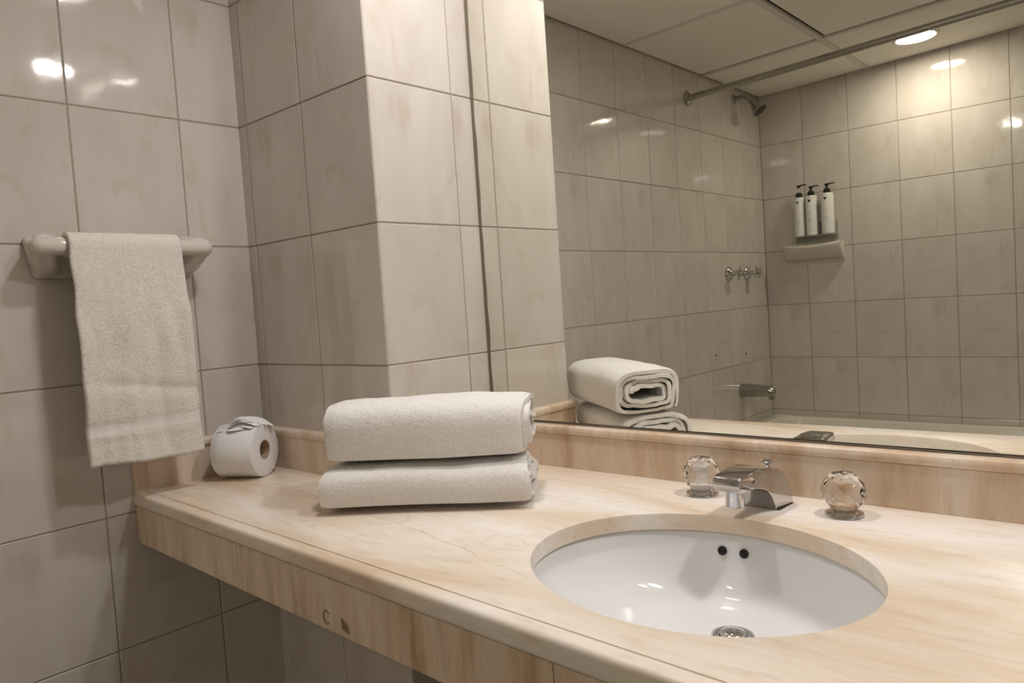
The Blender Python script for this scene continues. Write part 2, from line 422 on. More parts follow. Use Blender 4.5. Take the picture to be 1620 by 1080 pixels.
for A, B in zip(ra, ra[1:]):
    for k in range(4): bm.faces.new((A[k], A[(k + 1) % 4], B[(k + 1) % 4], B[k]))
bm.faces.new(ra[0]); bm.faces.new(ra[-1][::-1])
tag(obj('lower_edge_sealant', bm, SEAL, mi), 'thin dark line along the lower mirror edge')

# ------------------------------------------------------------------ vanity
va = empty('vanity_counter', (0, 0, T)); tag(va, 'cream travertine vanity counter with a deep front apron and oval sink cut-out', 'counter')
SX, SY, SA, SB, SROT = 1.050, -.322, .207, .174, math.radians(-13.1)
def ell(a, s=1.0, dx=0.0, dy=0.0):
    u, v = SA * s * math.cos(a), SB * s * math.sin(a)
    return (SX + dx + u * math.cos(SROT) - v * math.sin(SROT), SY + dy + u * math.sin(SROT) + v * math.cos(SROT))
slab_front = lambda x: front_y(x) + .023
poly = [(0.001, slab_front(0)), (XR - .001, slab_front(XR)), (XR - .001, .010), (CW + .001, .010), (CW + .001, -CD - .0005), (0.001, -CD - .0005)]
def ray_poly(dx, dy):
    best = None
    for i in range(len(poly)):
        (ax, ay), (bx, by) = poly[i], poly[(i + 1) % len(poly)]
        ex, ey = bx - ax, by - ay; den = dx * ey - dy * ex
        if abs(den) < 1e-12: continue
        t = ((ax - SX) * ey - (ay - SY) * ex) / den; s = ((ax - SX) * dy - (ay - SY) * dx) / den
        if t > 0 and -1e-6 <= s <= 1 + 1e-6 and (best is None or t < best): best = t
    return best
angs = [2 * math.pi * k / 120 for k in range(120)] + [math.atan2(py - SY, px - SX) % (2 * math.pi) for px, py in poly]
angs = sorted(set(round(a, 6) for a in angs))
bm = bmesh.new(); rings = {k: [] for k in ('out_t', 'out_b', 'i0', 'i1', 'i2', 'i3')}
THK = .024
for a in angs:
    dx, dy = math.cos(a), math.sin(a); t = ray_poly(dx, dy)
    # ellipse point along the same direction
    c_, s_ = math.cos(-SROT), math.sin(-SROT); ux, uy = dx * c_ - dy * s_, dx * s_ + dy * c_
    te = 1 / math.sqrt((ux / SA) ** 2 + (uy / SB) ** 2)
    P = lambda r, z: bm.verts.new((SX + dx * r, SY + dy * r, z))
    rings['out_t'].append(P(t, 0)); rings['out_b'].append(P(t, -THK))
    rings['i0'].append(P(te + .0025, 0)); rings['i1'].append(P(te + .0006, -.0008)); rings['i2'].append(P(te, -.0028)); rings['i3'].append(P(te + .002, -THK))
order = ['out_b', 'out_t', 'i0', 'i1', 'i2', 'i3', 'out_b']
n = len(angs)
for A, B in zip(order, order[1:]):
    for k in range(n): bm.faces.new((rings[A][k], rings[A][(k + 1) % n], rings[B][(k + 1) % n], rings[B][k]))
o = obj('countertop', bm, STONE_TOP, va); autosmooth(o, 30)
# nosing along the front, split from the slab by a fine groove
prof = [(.0007, -.0018), (.0022, -.0003), (.0165, 0.0), (.0195, -.0008), (.0218, -.0030), (.0228, -.0065), (.0230, -.0190), (.0222, -.0228), (.0200, -.0248), (.0007, -.0250)]
bm = bmesh.new(); sweep(bm, prof, (0.001, slab_front(0)), (0, -1.0), (XR - .001, slab_front(XR)), (0, -1.0))
tag(autosmooth(obj('front_nosing', bm, STONE_TOP, va), 40), 'rounded stone lip along the counter front')
# apron panels with joints
seams = [0.001, .405, 1.035, 1.66, XR - .001]
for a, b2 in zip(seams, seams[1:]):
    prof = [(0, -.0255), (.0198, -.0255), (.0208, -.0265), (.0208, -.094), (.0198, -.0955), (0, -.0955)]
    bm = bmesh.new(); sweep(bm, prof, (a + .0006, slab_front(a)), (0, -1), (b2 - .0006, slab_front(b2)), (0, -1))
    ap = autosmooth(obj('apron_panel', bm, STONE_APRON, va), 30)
    if a == .405:
        for k, (px, pz) in enumerate(((.648, -.078), (.690, -.078))):
            bm = bmesh.new()
            if k == 0:
                pts = [(px + .0075 * math.cos(t), slab_front(px) - .0208, pz + .0085 * math.sin(t)) for t in [math.radians(40 + 27 * i) for i in range(11)]]
                tube(bm, pts, .0011, 6)
            else:
                for q in range(4): tube(bm, [(px - .007 + q * .0042, slab_front(px) - .0208, pz + .008 - .002 * q), (px - .005 + q * .0042, slab_front(px) - .0208, pz - .007 - .001 * q)], .0012, 6)
            tag(obj('rust_mark', bm, simple('rust_stain', (.30, .19, .09), .7), ap), 'small brown stain in the apron stone')
# backsplash, four mitred pieces
z1 = SPL
prof = [(0, .0002), (.0095, .0002), (.0095, .0605), (.0086, .0615), (.0125, .0630), (.0142, .0665), (.0142, .0710), (.0128, .0750), (.0095, .0778), (0, .0785)]
dg = (1.0, -1.0)
segs = [((0.0005, -.529), (1, 0), (0.0005, -CD), dg), ((0.0005, -CD), dg, (CW, -CD), dg), ((CW, -CD), dg, (CW, 0.0), dg), ((CW, 0.0), dg, (XR - .001, 0.0), (0, -1))]
labs = ['short travertine backsplash on the left wall below the hanging towel', 'travertine backsplash on the dark front face of the tiled column', 'travertine backsplash on the bright side of the column, behind the towels', 'long travertine backsplash running below the mirror behind the faucet']
for (A, oa, B, ob), lab_, zsc in zip(segs, labs, (1.045, 1.06, 1.03, 1.0)):
    bm = bmesh.new(); sweep(bm, [(d, z * zsc + T) for d, z in prof], A, oa, B, ob)
    tag(autosmooth(obj('backsplash', bm, STONE_SPLASH), 28), lab_, 'backsplash', 'travertine backsplash strips')
# hidden support frame under the slab
for x in (.62, 1.62):
    obj('support_bracket', box_bm((x, -.48, -.080), (x + .03, .008, -THK - .001), .002, 1), CHROME_DULL, va)

# ------------------------------------------------------------------ sink
sk = empty('sink_basin', (0, 0, T)); tag(sk, 'white porcelain oval undermount sink with two overflow holes', 'sink')
BASE = -THK - .0005
DX, DY = .012, .066      # drain offset from the rim centre
prof_s = [(1.10, 0, 0), (1.035, 0.0, 0), (1.02, -.004, .02), (.995, -.016, .05), (.95, -.032, .12), (.88, -.049, .25), (.79, -.064, .42), (.69, -.076, .60), (.60, -.0825, .74), (.50, -.0855, .85), (.36, -.0868, .93), (.20, -.0876, .98), (.105, -.0882, 1.0)]
bm = bmesh.new(); rr = []
NS = 72
for s, z, q in prof_s:
    rr.append([bm.verts.new((*ell(2 * math.pi * k / NS, s, DX * q, DY * q), BASE + z)) for k in range(NS)])
for A, B in zip(rr, rr[1:]):
    for k in range(NS): bm.faces.new((A[k], A[(k + 1) % NS], B[(k + 1) % NS], B[k]))
bm.faces.new(rr[-1])
bo = obj('bowl', bm, PORCELAIN, sk, smooth=True)
for p in bo.data.polygons:
    pass
sol = bo.modifiers.new('thickness', 'SOLIDIFY'); sol.thickness = .007; sol.offset = 1
sub = bo.modifiers.new('smooth', 'SUBSURF'); sub.levels = 1; sub.render_levels = 2
dcx, dcy, dcz = SX + DX, SY + DY, BASE - .0880
bm = bmesh.new(); lathe(bm, [(.0, .0), (.012, .0), (.0125, .003), (.022, .0042), (.0255, .0030), (.0262, .0004), (.012, -.004), (0, -.004)], 40, (dcx, dcy, dcz))
dr = obj('drain_flange', bm, CHROME, sk, smooth=True)
bm = bmesh.new(); lathe(bm, [(0, .0095), (.008, .0090), (.0145, .0070), (.0165, .0050), (.0150, .0035), (0, .0033)], 32, (dcx, dcy, dcz))
obj('stopper', bm, CHROME, sk, smooth=True)
for px in (1.000, 1.030):
    lo, hi = 0.0, math.pi                     # find the rim angle with this x on the back wall
    best = min((abs(ell(a, .968, DX * .09, DY * .09)[0] - px), a) for a in [math.pi * k / 720 for k in range(200, 600)])[1]
    q0 = Vector((*ell(best, .995, DX * .05, DY * .05), BASE - .016)); q1 = Vector((*ell(best, .95, DX * .12, DY * .12), BASE - .032))
    mid = (q0 + q1) / 2; side = Vector((*ell(best + .02, .968, DX * .09, DY * .09), mid.z)) - Vector((*ell(best - .02, .968, DX * .09, DY * .09), mid.z))
    nn_ = (q1 - q0).cross(side).normalized()
    if nn_.y > 0: nn_ = -nn_
    bm = bmesh.new(); lathe(bm, [(0, .0006), (.0042, .0008), (.0056, .0016), (.0062, .0008), (.0062, -.004), (0, -.004)], 20)
    o = obj('overflow_hole', bm, HOLE_SHADE, sk, loc=mid + nn_ * .0012)
    o.rotation_mode = 'QUATERNION'; o.rotation_quaternion = nn_.to_track_quat('Z', 'Y')

# ------------------------------------------------------------------ faucet
FX, FY = 1.030, -.069
fa = empty('faucet', (FX, FY, T), math.radians(-3)); tag(fa, 'low chrome arched faucet spout behind the sink', 'faucet')
pf = [(.025, .0006), (.0248, .010), (.021, .026), (.011, .0425), (-.008, .0560), (-.036, .0630), (-.070, .0645), (-.104, .0625), (-.108, .0600), (-.109, .0540), (-.109, .0430), (-.104, .0405), (-.070, .0410), (-.052, .0390), (-.038, .0330), (-.028, .0230), (-.0215, .0110), (-.019, .0006)]
def hw(y): return .0285 + (.0195 - .0285) * min(1, max(0, (.025 - y) / .105))
bm = bmesh.new()
L_ = [bm.verts.new((-hw(y), y, z)) for y, z in pf]; R_ = [bm.verts.new((hw(y), y, z)) for y, z in pf]
nn = len(pf)
for k in range(nn): bm.faces.new((L_[k], L_[(k + 1) % nn], R_[(k + 1) % nn], R_[k]))
side = [bm.faces.new(L_[::-1]), bm.faces.new(R_)]
ed = [e for f in side for e in f.edges]
bmesh.ops.bevel(bm, geom=ed, offset=.0022, segments=3, affect='EDGES', profile=.5)
sp = obj('spout_body', bm, CHROME, fa); autosmooth(sp, 32)
# raised band across the tip
obj('tip_band', box_bm((-.0203, -.1098, .0510), (.0203, -.0900, .0522), .0004, 1), CHROME, sp)
bm = bmesh.new(); lathe(bm, [(0, .018), (.0105, .018), (.0125, .0195), (.0125, .040), (0, .040)], 28, (0, -.088, 0))
autosmooth(obj('aerator', bm, CHROME, fa), 40)
bm = bmesh.new(); lathe(bm, [(0, .030), (.0034, .030), (.0034, .0560), (.0060, .0575), (.0092, .0590), (.0095, .0608), (.0070, .0622), (0, .0626)], 24, (0, .010, 0))
tag(autosmooth(obj('lift_rod', bm, CHROME, fa), 40), 'small chrome pull knob behind the spout')
obj('base_gasket', box_bm((-.0285, -.0185, .0), (.0285, .0255, .0018), .0006, 1), BLACK, fa)

def handle(x, y, label, core, rot):
    e = empty('sink_tap', (x, y, T + .0002), rot); tag(e, label, 'tap', 'clear sink taps')
    bm = bmesh.new(); lathe(bm, [(0, .0), (.0235, .0), (.0245, .0015), (.0240, .0040), (.0195, .0062), (.0150, .0085), (0, .0085)], 40)
    tag(autosmooth(obj('flange', bm, CHROME, e), 40), 'chrome ring at the foot of the handle')
    bm = bmesh.new()
    NF = 9; rings_ = []
    for q, (r_k, h_k) in enumerate([(.0165, .0092), (.0225, .0165), (.0275, .0260), (.0282, .0350), (.0250, .0445), (.0185, .0535), (.0150, .0560)]):
        rings_.append([bm.verts.new((r_k * math.cos(2 * math.pi * (k + .5 * (q % 2)) / NF), r_k * math.sin(2 * math.pi * (k + .5 * (q % 2)) / NF), h_k)) for k in range(NF)])
    for q, (A, B) in enumerate(zip(rings_, rings_[1:])):
        for k in range(NF):
            k2 = (k + 1) % NF
            if q % 2 == 0: bm.faces.new((A[k], A[k2], B[k])); bm.faces.new((A[k2], B[k2], B[k]))
            else: bm.faces.new((A[k], B[k2], B[k])); bm.faces.new((A[k], A[k2], B[k2]))
    bm.faces.new(rings_[0][::-1])
    dip = bm.verts.new((0, 0, .0535))
    for k in range(NF): bm.faces.new((rings_[-1][k], rings_[-1][(k + 1) % NF], dip))
    obj('acrylic_knob', bm, ACRYLIC, e)
    bm = bmesh.new(); lathe(bm, [(0, .0105), (.0130, .0105), (.0150, .0140), (.0152, .0190), (.0120, .0215), (.0070, .0220), (.0065, .0380), (.0095, .0390), (.0095, .0420), (0, .0425)], 20)
    tag(autosmooth(obj('core', bm, core, e), 40), 'pale stem seen through the clear knob')
    return e
WCORE = simple('stem_white', (.88, .83, .76), .4)
GLINT_CORE = mat_stone('stem_painted_glints', 'x', [(.33, (.42, .18, .05)), (.43, (.80, .60, .40)), (.52, (.88, .82, .72))], 2.0, .2, 0, 4.0)  # amber bands painted on the stem stand in for stone refracted by the knob
handle(.927, -.061, 'clear faceted acrylic sink tap left of the spout', WCORE, .1)
handle(1.137, -.070, 'clear faceted acrylic sink tap right of the spout with amber glints painted on its stem', GLINT_CORE, .35)

# ------------------------------------------------------------------ folded towels
def folded_towel(name, loc, rz, L, W, Hh, turns, label, seed, ex=.5, ez=.42, tilt=0.0):
    """a folded towel: one thick sheet rolled into flat layers; local x = length, y = depth, z = up"""
    e = empty(name, loc, rz); tag(e, label, 'towel', 'towels folded on the counter')
    th = .0085
    NP = 150
    path = []
    for i in range(NP + 1):
        s = i / NP; a = s * turns * 2 * math.pi           # from outside to inside
        inset = s * turns * (th * 1.22)
        hx, hz = W / 2 - inset * 1.0 - th / 2, Hh / 2 - inset - th / 2
        hx = max(hx, .012); hz = max(hz, .0035)
        ang = -a + math.radians(-150)
        cx_, cz_ = math.cos(ang), math.sin(ang)
        px = hx * math.copysign(abs(cx_) ** ex, cx_); pz = hz * math.copysign(abs(cz_) ** ez, cz_)
        wob = .0045 * min(1, s * 2.2) * noise.noise(Vector((px * 45, pz * 60, seed)))
        path.append((px + wob, pz + wob))
    # offset both sides
    out, inn = [], []
    for i, (px, pz) in enumerate(path):
        a = path[max(0, i - 1)]; b_ = path[min(NP, i + 1)]
        tx, tz = b_[0] - a[0], b_[1] - a[1]; l = math.hypot(tx, tz) or 1
        nx, nz_ = -tz / l, tx / l
        tk = th / 2 * (.92 if i > 3 else .6)
        out.append((px + nx * tk, pz + nz_ * tk)); inn.append((px - nx * tk, pz - nz_ * tk))
    sec = out + inn[::-1]
    bm = bmesh.new(); NL = 30; secs = []
    for j in range(NL + 1):
        t = j / NL; x = (t - .5) * L
        endf = min(t, 1 - t) * L                              # distance to the nearest end
        pinch = 1 - .05 * math.exp(-endf / .006)
        ring = []
        for k, (py, pz) in enumerate(sec):
            s = (k if k <= NP else 2 * NP + 1 - k) / NP
            lay = math.sin(s * turns * 6.28 * 1.3 + seed) * .006 + s * .004
            xx = x + (lay if t > .5 else -lay * .6) * math.exp(-endf / .03)
            nz1 = noise.noise(Vector((xx * 9, py * 11, pz * 11 + seed * 3)))
            nz2 = noise.noise(Vector((xx * 34, py * 34, pz * 34 + seed)))
            if pz < 0: pz = -Hh / 2 * min(1.0, (abs(pz) / (Hh / 2)) ** (.75 if s < .5 / turns * 2 else 1.0))
            gz = pz * pinch + (.0040 * nz1 + .0012 * nz2) * (1 if pz > 0 else .25)
            sag = -.003 * (1 - math.cos((t - .5) * 2.2)) * (pz > 0)
            tl = tilt * py
            gy = py * pinch + .0040 * nz1 + .004 * math.sin(x * 14 + seed) * .6
            ring.append(bm.verts.new((xx, gy, max(gz + tl + sag + Hh / 2, .0004))))
        secs.append(ring)
    m_ = len(sec)
    for A, B in zip(secs, secs[1:]):
        for k in range(m_): bm.faces.new((A[k], A[(k + 1) % m_], B[(k + 1) % m_], B[k]))
    # end caps follow the layered sheet as strips
    for ring in (secs[0], secs[-1]):
        for i in range(NP):
            bm.faces.new((ring[i], ring[i + 1], ring[2 * NP + 1 - i - 1], ring[2 * NP + 1 - i]))
    autosmooth(obj('folded_layers', bm, TERRY, e), 60)
    return e
ax = Vector((.8135, .5816)); RZ = math.atan2(ax.y, ax.x)
nrm = Vector((-ax.y, ax.x))
def stack_pos(mid_front, w): 
    p = Vector(mid_front) + nrm * (w / 2); return (p.x, p.y)
c1 = stack_pos((.613, -.346), .150)
t1 = folded_towel('folded_towel', (*c1, T + .0003), RZ, .318, .156, .0740, 2.7, 'white folded terry towel at the bottom of the stack', 1.3, .62, .62)
c2 = stack_pos((.606, -.334), .150)
t2 = folded_towel('folded_towel', (*c2, T + .0665), RZ + .012, .316, .150, .103, 3.6, 'thick white rolled terry towel lying on top of the other towel', 4.1, .56, .50)
# ------------------------------------------------------------------ hanging towel on its bar
BX, BZ, BR = .062, 1.280, .0150
tb = empty('towel_bar', (0, -.522, 1.265)); tag(tb, 'white ceramic towel bar with wide back plate on the left wall', 'towel bar')
bm = bmesh.new()
py0, py1, pz0, pz1 = -.150, .150, -.036, .036
def plate_ring(x, ins, shrink):
    pts = []
    for (sy_, sz_) in ((-1, -1), (1, -1), (1, 1), (-1, 1)):
        cy2, cz2 = sy_ * (.150 - ins - .008 - (shrink if sz_ < 0 else 0)), sz_ * (.036 - ins - .008)
        for k in range(5):
            a0 = {(-1, -1): 180, (1, -1): 270, (1, 1): 0, (-1, 1): 90}[(sy_, sz_)] + 22.5 * k
            pts.append((x, cy2 + .008 * math.cos(math.radians(a0)), cz2 + .008 * math.sin(math.radians(a0))))
    return [bm.verts.new(p) for p in pts]
rs = [plate_ring(.0005, 0, .010), plate_ring(.010, .001, .010), plate_ring(.016, .004, .010), plate_ring(.0185, .010, .010)]
for A, B in zip(rs, rs[1:]):
    for k in range(20): bm.faces.new((A[k], A[(k + 1) % 20], B[(k + 1) % 20], B[k]))
bm.faces.new(rs[0][::-1]); bm.faces.new(rs[-1])
obj('back_plate', bm, CERAMIC, tb, smooth=True)
for sd in (-1, 1):
    bm = bmesh.new(); rings_ = []
    for q in range(11):
        t = q / 10; x = .010 + (BX + .010 - .010) * t
        hy = .026 - .010 * t ** .7; hz = .034 * (1 - t) ** 1.1 + .0135 if q < 10 else .010
        if q == 10: hy = .009
        hz = min(hz, .035)
        cy2 = sd * (.116 + .022 * t); cz2 = .015 * min(1, t * 1.25)
        ring = []
        for k in range(24):
            a = 2 * math.pi * k / 24; c_, s_ = math.cos(a), math.sin(a)
            ring.append(bm.verts.new((x, cy2 + hy * math.copysign(abs(c_) ** .6, c_), cz2 + hz * math.copysign(abs(s_) ** .6, s_))))
        rings_.append(ring)
    for A, B in zip(rings_, rings_[1:]):
        for k in range(24): bm.faces.new((A[k], A[(k + 1) % 24], B[(k + 1) % 24], B[k]))
    bm.faces.new(rings_[0][::-1]); bm.faces.new(rings_[-1])
    obj('end_bracket', bm, CERAMIC, tb, smooth=True)
bm = bmesh.new(); yy = [-.154, -.150, -.142, -.10, 0, .10, .142, .150, .154]; rr_ = [.006, .0125, .0158, .0152, .015, .0152, .0158, .0125, .006]
tube(bm, [(BX, y, BZ - 1.265) for y in yy], rr_, 24)
obj('bar', bm, CERAMIC, tb, smooth=True)

hw_ = empty('hand_towel', (0, -.531, BZ)); tag(hw_, 'cream white terry hand towel draped over the ceramic towel bar', 'towel')
def hang_surface(z_end_front, z_end_back, y0, y1):
    NV, NU = 120, 44
    total_front, total_back = BZ - z_end_front, BZ - z_end_back
    rr0 = BR + .006
    Ls = total_front + math.pi * rr0 + total_back
    bm = bmesh.new(); grid = []
    for i in range(NV + 1):
        s = i / NV * Ls
        row = []
        for j in range(NU + 1):
            u = j / NU; y = y0 + (y1 - y0) * u
            if s < total_back: y = y * .84 + .016
            if s < total_back:
                zz = z_end_back - BZ + s; x = BX - rr0; d = (total_back - s); sg = -1
            elif s < total_back + math.pi * rr0:
                a = (s - total_back) / rr0; x = BX - rr0 * math.cos(a); zz = rr0 * math.sin(a); d = 0; sg = 0
            else:
                d = s - total_back - math.pi * rr0; zz = -d; x = BX + rr0; sg = 1
            k = min(1, d / .12)
            fold = .0085 * noise.noise(Vector((y * 22, d * 3.2, 2.2))) + .0050 * noise.noise(Vector((y * 48, d * 13, 5.0))) + .0024 * math.sin(y * 70 + d * 9)
            crease = 0
            if sg == 1:
                x += k * fold + .006 * k * (d / .39)
                # soft crease in the middle height and the flat woven band near the hem
                x += -.004 * math.exp(-((d - .235 - .03 * u) / .010) ** 2) * (1 if u > .2 else .3)
                band = math.exp(-(((d - .318) / .011) ** 4)); x -= .0022 * band
                hem = math.exp(-(((d - .345) / .0035) ** 2)); x -= .0014 * hem
                y += .006 * (d / .39) * (1 if u > .5 else -.3) * 1.0 + .0022 * noise.noise(Vector((d * 20, u * 2, 9)))
                zz += .0035 * math.sin(u * 5 + 1) * (d / .39) ** 2
            elif sg == -1:
                x -= .002 * k
                x = max(x, .024)
            else:
                zz += .0016 * noise.noise(Vector((y * 45, 0, 3)))
            row.append(bm.verts.new((x, y, zz)))
        grid.append(row)
    for i in range(NV):
        for j in range(NU): bm.faces.new((grid[i][j], grid[i][j + 1], grid[i + 1][j + 1], grid[i + 1][j]))
    return bm
o = obj('terry_cloth', hang_surface(.897, .96, -.094, .094), TERRY_HANG, hw_, smooth=True)
o.data.materials.append(WOVEN)
for p in o.data.polygons:
    zc = p.center.z; xc = p.center.x
    if xc > BX and -.327 < zc < -.309: p.material_index = 1
md = o.modifiers.new('thickness', 'SOLIDIFY'); md.thickness = .0075; md.offset = 0

# ------------------------------------------------------------------ toilet roll
RA = math.radians(30); RR_, RL = .0525, .088
tr = empty('toilet_roll', (.084, -.345, T), RA); tag(tr, 'white toilet paper roll with a twisted paper end on top', 'toilet roll')
bm = bmesh.new()
lathe(bm, [(.0195, -RL / 2), (.048, -RL / 2 - .0005), (.0515, -RL / 2 + .0008), (RR_, -RL / 2 + .003), (RR_, RL / 2 - .003), (.0515, RL / 2 - .0008), (.048, RL / 2 + .0005), (.0195, RL / 2)], 56, (0, 0, RR_), axis='x', closed=True)
autosmooth(obj('paper_roll', bm, PAPER, tr), 40)
bm = bmesh.new()
lathe(bm, [(.0178, -RL / 2 + .001), (.0194, -RL / 2 + .001), (.0194, RL / 2 - .001), (.0178, RL / 2 - .001)], 40, (0, 0, RR_), axis='x', closed=True)
tag(autosmooth(obj('cardboard_core', bm, CARD, tr), 40), 'brown cardboard tube')
# twisted end: pleated fan of tissue from a knot at the left, bending over the right rim
bm = bmesh.new()
def pleat(a0, length, w, lift, twist, seed):
    n_ = 14; prev = None
    for i in range(n_ + 1):
        t = i / n_
        x = -.020 + length * t
        y = -.026 + a0 * t * length + .004 * math.sin(t * 4 + seed)
        base = math.sqrt(max(RR_ ** 2 - (y) ** 2, 0)) + RR_
        drop = -.020 * max(0, (x - .036) / .03) ** 2
        z = base + .0012 + lift * math.sin(min(1, t * 1.1) * math.pi) + drop
        ww = w * (.12 + .88 * math.sin(min(t, .999) ** .8 * math.pi * .86)) ; tw = twist * (1 - t) + .25 * math.sin(t * 5 + seed)
        dy, dz = ww * math.cos(tw), ww * math.sin(tw)
        cur = [bm.verts.new((x, y - dy, max(z - dz, base + .0006 + drop))), bm.verts.new((x, y, z + .0025 * t + .001)), bm.verts.new((x, y + dy, max(z + dz, base + .0006 + drop)))]
        if prev:
            bm.faces.new((prev[0], prev[1], cur[1], cur[0])); bm.faces.new((prev[1], prev[2], cur[2], cur[1]))
        prev = cur
for i, (a0, ln, w_, lf, tw) in enumerate([(.05, .058, .0085, .004, .7), (.22, .066, .0095, .008, -.6), (.42, .071, .0095, .011, .6), (.62, .073, .0095, .011, -.5), (.85, .070, .0095, .008, .6), (.50, .056, .0080, .015, 1.0), (-.12, .040, .0075, .003, .5), (.30, .060, .0080, .012, -1.0)]):
    pleat(a0, ln, w_, lf, tw, i * 1.7)
for i, (ang, ln) in enumerate([(200, .020), (150, .016), (245, .022), (285, .018)]):   # short points around the knot
    a = math.radians(ang); x0, y0 = -.020, -.026; x1, y1 = x0 + ln * math.cos(a), y0 + ln * math.sin(a)
    zf = lambda y: math.sqrt(max(RR_ ** 2 - y * y, 0)) + RR_
    px_, py_ = -math.sin(a) * .006, math.cos(a) * .006
    v0 = bm.verts.new((x0, y0, zf(y0) + .006)); v1 = bm.verts.new((x1, y1, zf(y1) + .0012)); v2 = bm.verts.new((x0 + px_, y0 + py_, zf(y0 + py_) + .002)); v3 = bm.verts.new((x0 - px_, y0 - py_, zf(y0 - py_) + .002))
    bm.faces.new((v0, v2, v1)); bm.faces.new((v0, v1, v3))
o = obj('twisted_end', bm, PAPER, tr)
md = o.modifiers.new('thickness', 'SOLIDIFY'); md.thickness = .0006

# ------------------------------------------------------------------ bathtub and its fittings
bt = empty('bathtub', (0, -D, 0)); tag(bt, 'cream enamel bathtub along the far tiled wall, seen in the mirror', 'bathtub')
TX, TY, TZ = 1.68, .72, .520
bm = bmesh.new()
def rrect(x0, y0, x1, y1, r, z, n=6):
    pts = []
    for cx2, cy2, a0 in ((x1 - r, y1 - r, 0), (x0 + r, y1 - r, 90), (x0 + r, y0 + r, 180), (x1 - r, y0 + r, 270)):
        for k in range(n + 1):
            a = math.radians(a0 + 90 * k / n); pts.append((cx2 + r * math.cos(a), cy2 + r * math.sin(a), z))
    return [bm.verts.new(p) for p in pts]
rs = [rrect(.002, .002, TX, TY, .01, 0.0), rrect(.002, .002, TX, TY, .01, TZ - .02), rrect(.004, .004, TX - .004, TY - .004, .012, TZ - .004), rrect(.010, .010, TX - .012, TY - .012, .016, TZ), rrect(.075, .065, TX - .09, TY - .085, .10, TZ), rrect(.085, .075, TX - .10, TY - .095, .11, TZ - .012), rrect(.13, .11, TX - .22, TY - .13, .12, .22), rrect(.20, .17, TX - .32, TY - .19, .10, .16)]
for A, B in zip(rs, rs[1:]):
    for k in range(len(A)): bm.faces.new((A[k], A[(k + 1) % len(A)], B[(k + 1) % len(A)], B[k]))
bm.faces.new(rs[-1]); bm.faces.new(rs[0][::-1])
autosmooth(obj('tub_shell', bm, TUBM, bt), 40)
bm = bmesh.new(); lathe(bm, [(0, .004), (.02, .004), (.026, .001), (.026, -.001), (0, -.001)], 28, (.40, .33, .161))
obj('tub_drain', bm, CHROME, bt, smooth=True)

# tub spout on the left wall
ts = empty('tub_spout', (0, -2.085, .672)); tag(ts, 'chrome bathtub spout with diverter knob on the left wall', 'spout')
bm = bmesh.new()
tube(bm, [(.0008, 0, 0), (.004, 0, 0), (.02, 0, .001), (.08, 0, .001), (.125, 0, -.001), (.143, 0, -.006), (.150, 0, -.010)], [.031, .031, .030, .027, .024, .021, .014], 28)
autosmooth(obj('spout_tube', bm, CHROME_DULL, ts), 50)
bm = bmesh.new(); lathe(bm, [(0, -.036), (.013, -.036), (.014, -.034), (.014, -.012), (0, -.012)], 20, (.136, 0, 0)); obj('outlet', bm, CHROME_DULL, ts)
bm = bmesh.new(); lathe(bm, [(0, .015), (.003, .015), (.003, .032), (.007, .033), (.008, .037), (.005, .040), (0, .0405)], 18, (.136, 0, 0))
autosmooth(obj('diverter_knob', bm, CHROME, ts), 40)

def tap(y, z, label, rot):
    e = empty('shower_tap', (0, y, z)); tag(e, label, 'tap', 'pair of shower taps on the left wall')
    bm = bmesh.new(); lathe(bm, [(0, .001), (.030, .001), (.031, .004), (.026, .011), (.016, .016), (.012, .020), (.012, .040), (.010, .042), (0, .042)], 28, axis='x')
    autosmooth(obj('escutcheon', bm, CHROME, e), 40)
    bm = bmesh.new(); lathe(bm, [(0, .040), (.012, .040), (.014, .046), (.014, .060), (.010, .066), (0, .067)], 20, axis='x')
    h = autosmooth(obj('handle_hub', bm, CHROME, e), 40)
    for k in range(4):
        a = rot + k * math.pi / 2
        bm = bmesh.new(); d = Vector((0, math.cos(a), math.sin(a)))
        c0 = Vector((.053, 0, 0))
        tube(bm, [c0 + d * .010, c0 + d * .022, c0 + d * .030, c0 + d * .034], [.0050, .0052, .0065, .0030], 12)
        obj('handle_arm', bm, CHROME, e, smooth=True)
tap(-2.007, 1.196, 'chrome cross-handle shower tap nearer the curtain rod', .35)
tap(-2.194, 1.196, 'chrome cross-handle shower tap nearer the bath corner', .9)

# shower head
sh = empty('overhead_shower', (0, -2.150, 1.972)); tag(sh, 'chrome shower head on a short bent arm below the ceiling', 'shower')
bm = bmesh.new(); tube(bm, [(.0008, 0, 0), (.015, 0, .002), (.035, 0, .005), (.052, 0, .001), (.066, 0, -.010), (.080, 0, -.024)], .0095, 16)
obj('shower_arm', bm, CHROME_DULL, sh, smooth=True)
bm = bmesh.new(); lathe(bm, [(0, .0), (.010, .0), (.012, .008), (.0125, .020), (.021, .038), (.033, .060), (.035, .066), (.0335, .070), (0, .069)], 28)
hd = obj('head_bell', bm, CHROME_DULL, sh, loc=(.076, 0, -.020), rot=(0, math.radians(180 - 38), 0)); autosmooth(hd, 45)
bm = bmesh.new(); lathe(bm, [(0, .0715), (.027, .0712), (.031, .0695), (0, .0690)], 28)
tag(obj('spray_face', bm, BLACK, hd), 'dark round spray face')
bm = bmesh.new(); lathe(bm, [(0, .001), (.020, .001), (.019, .005), (.010, .007), (0, .007)], 24, axis='x'); obj('wall_flange', bm, CHROME_DULL, sh, smooth=True)

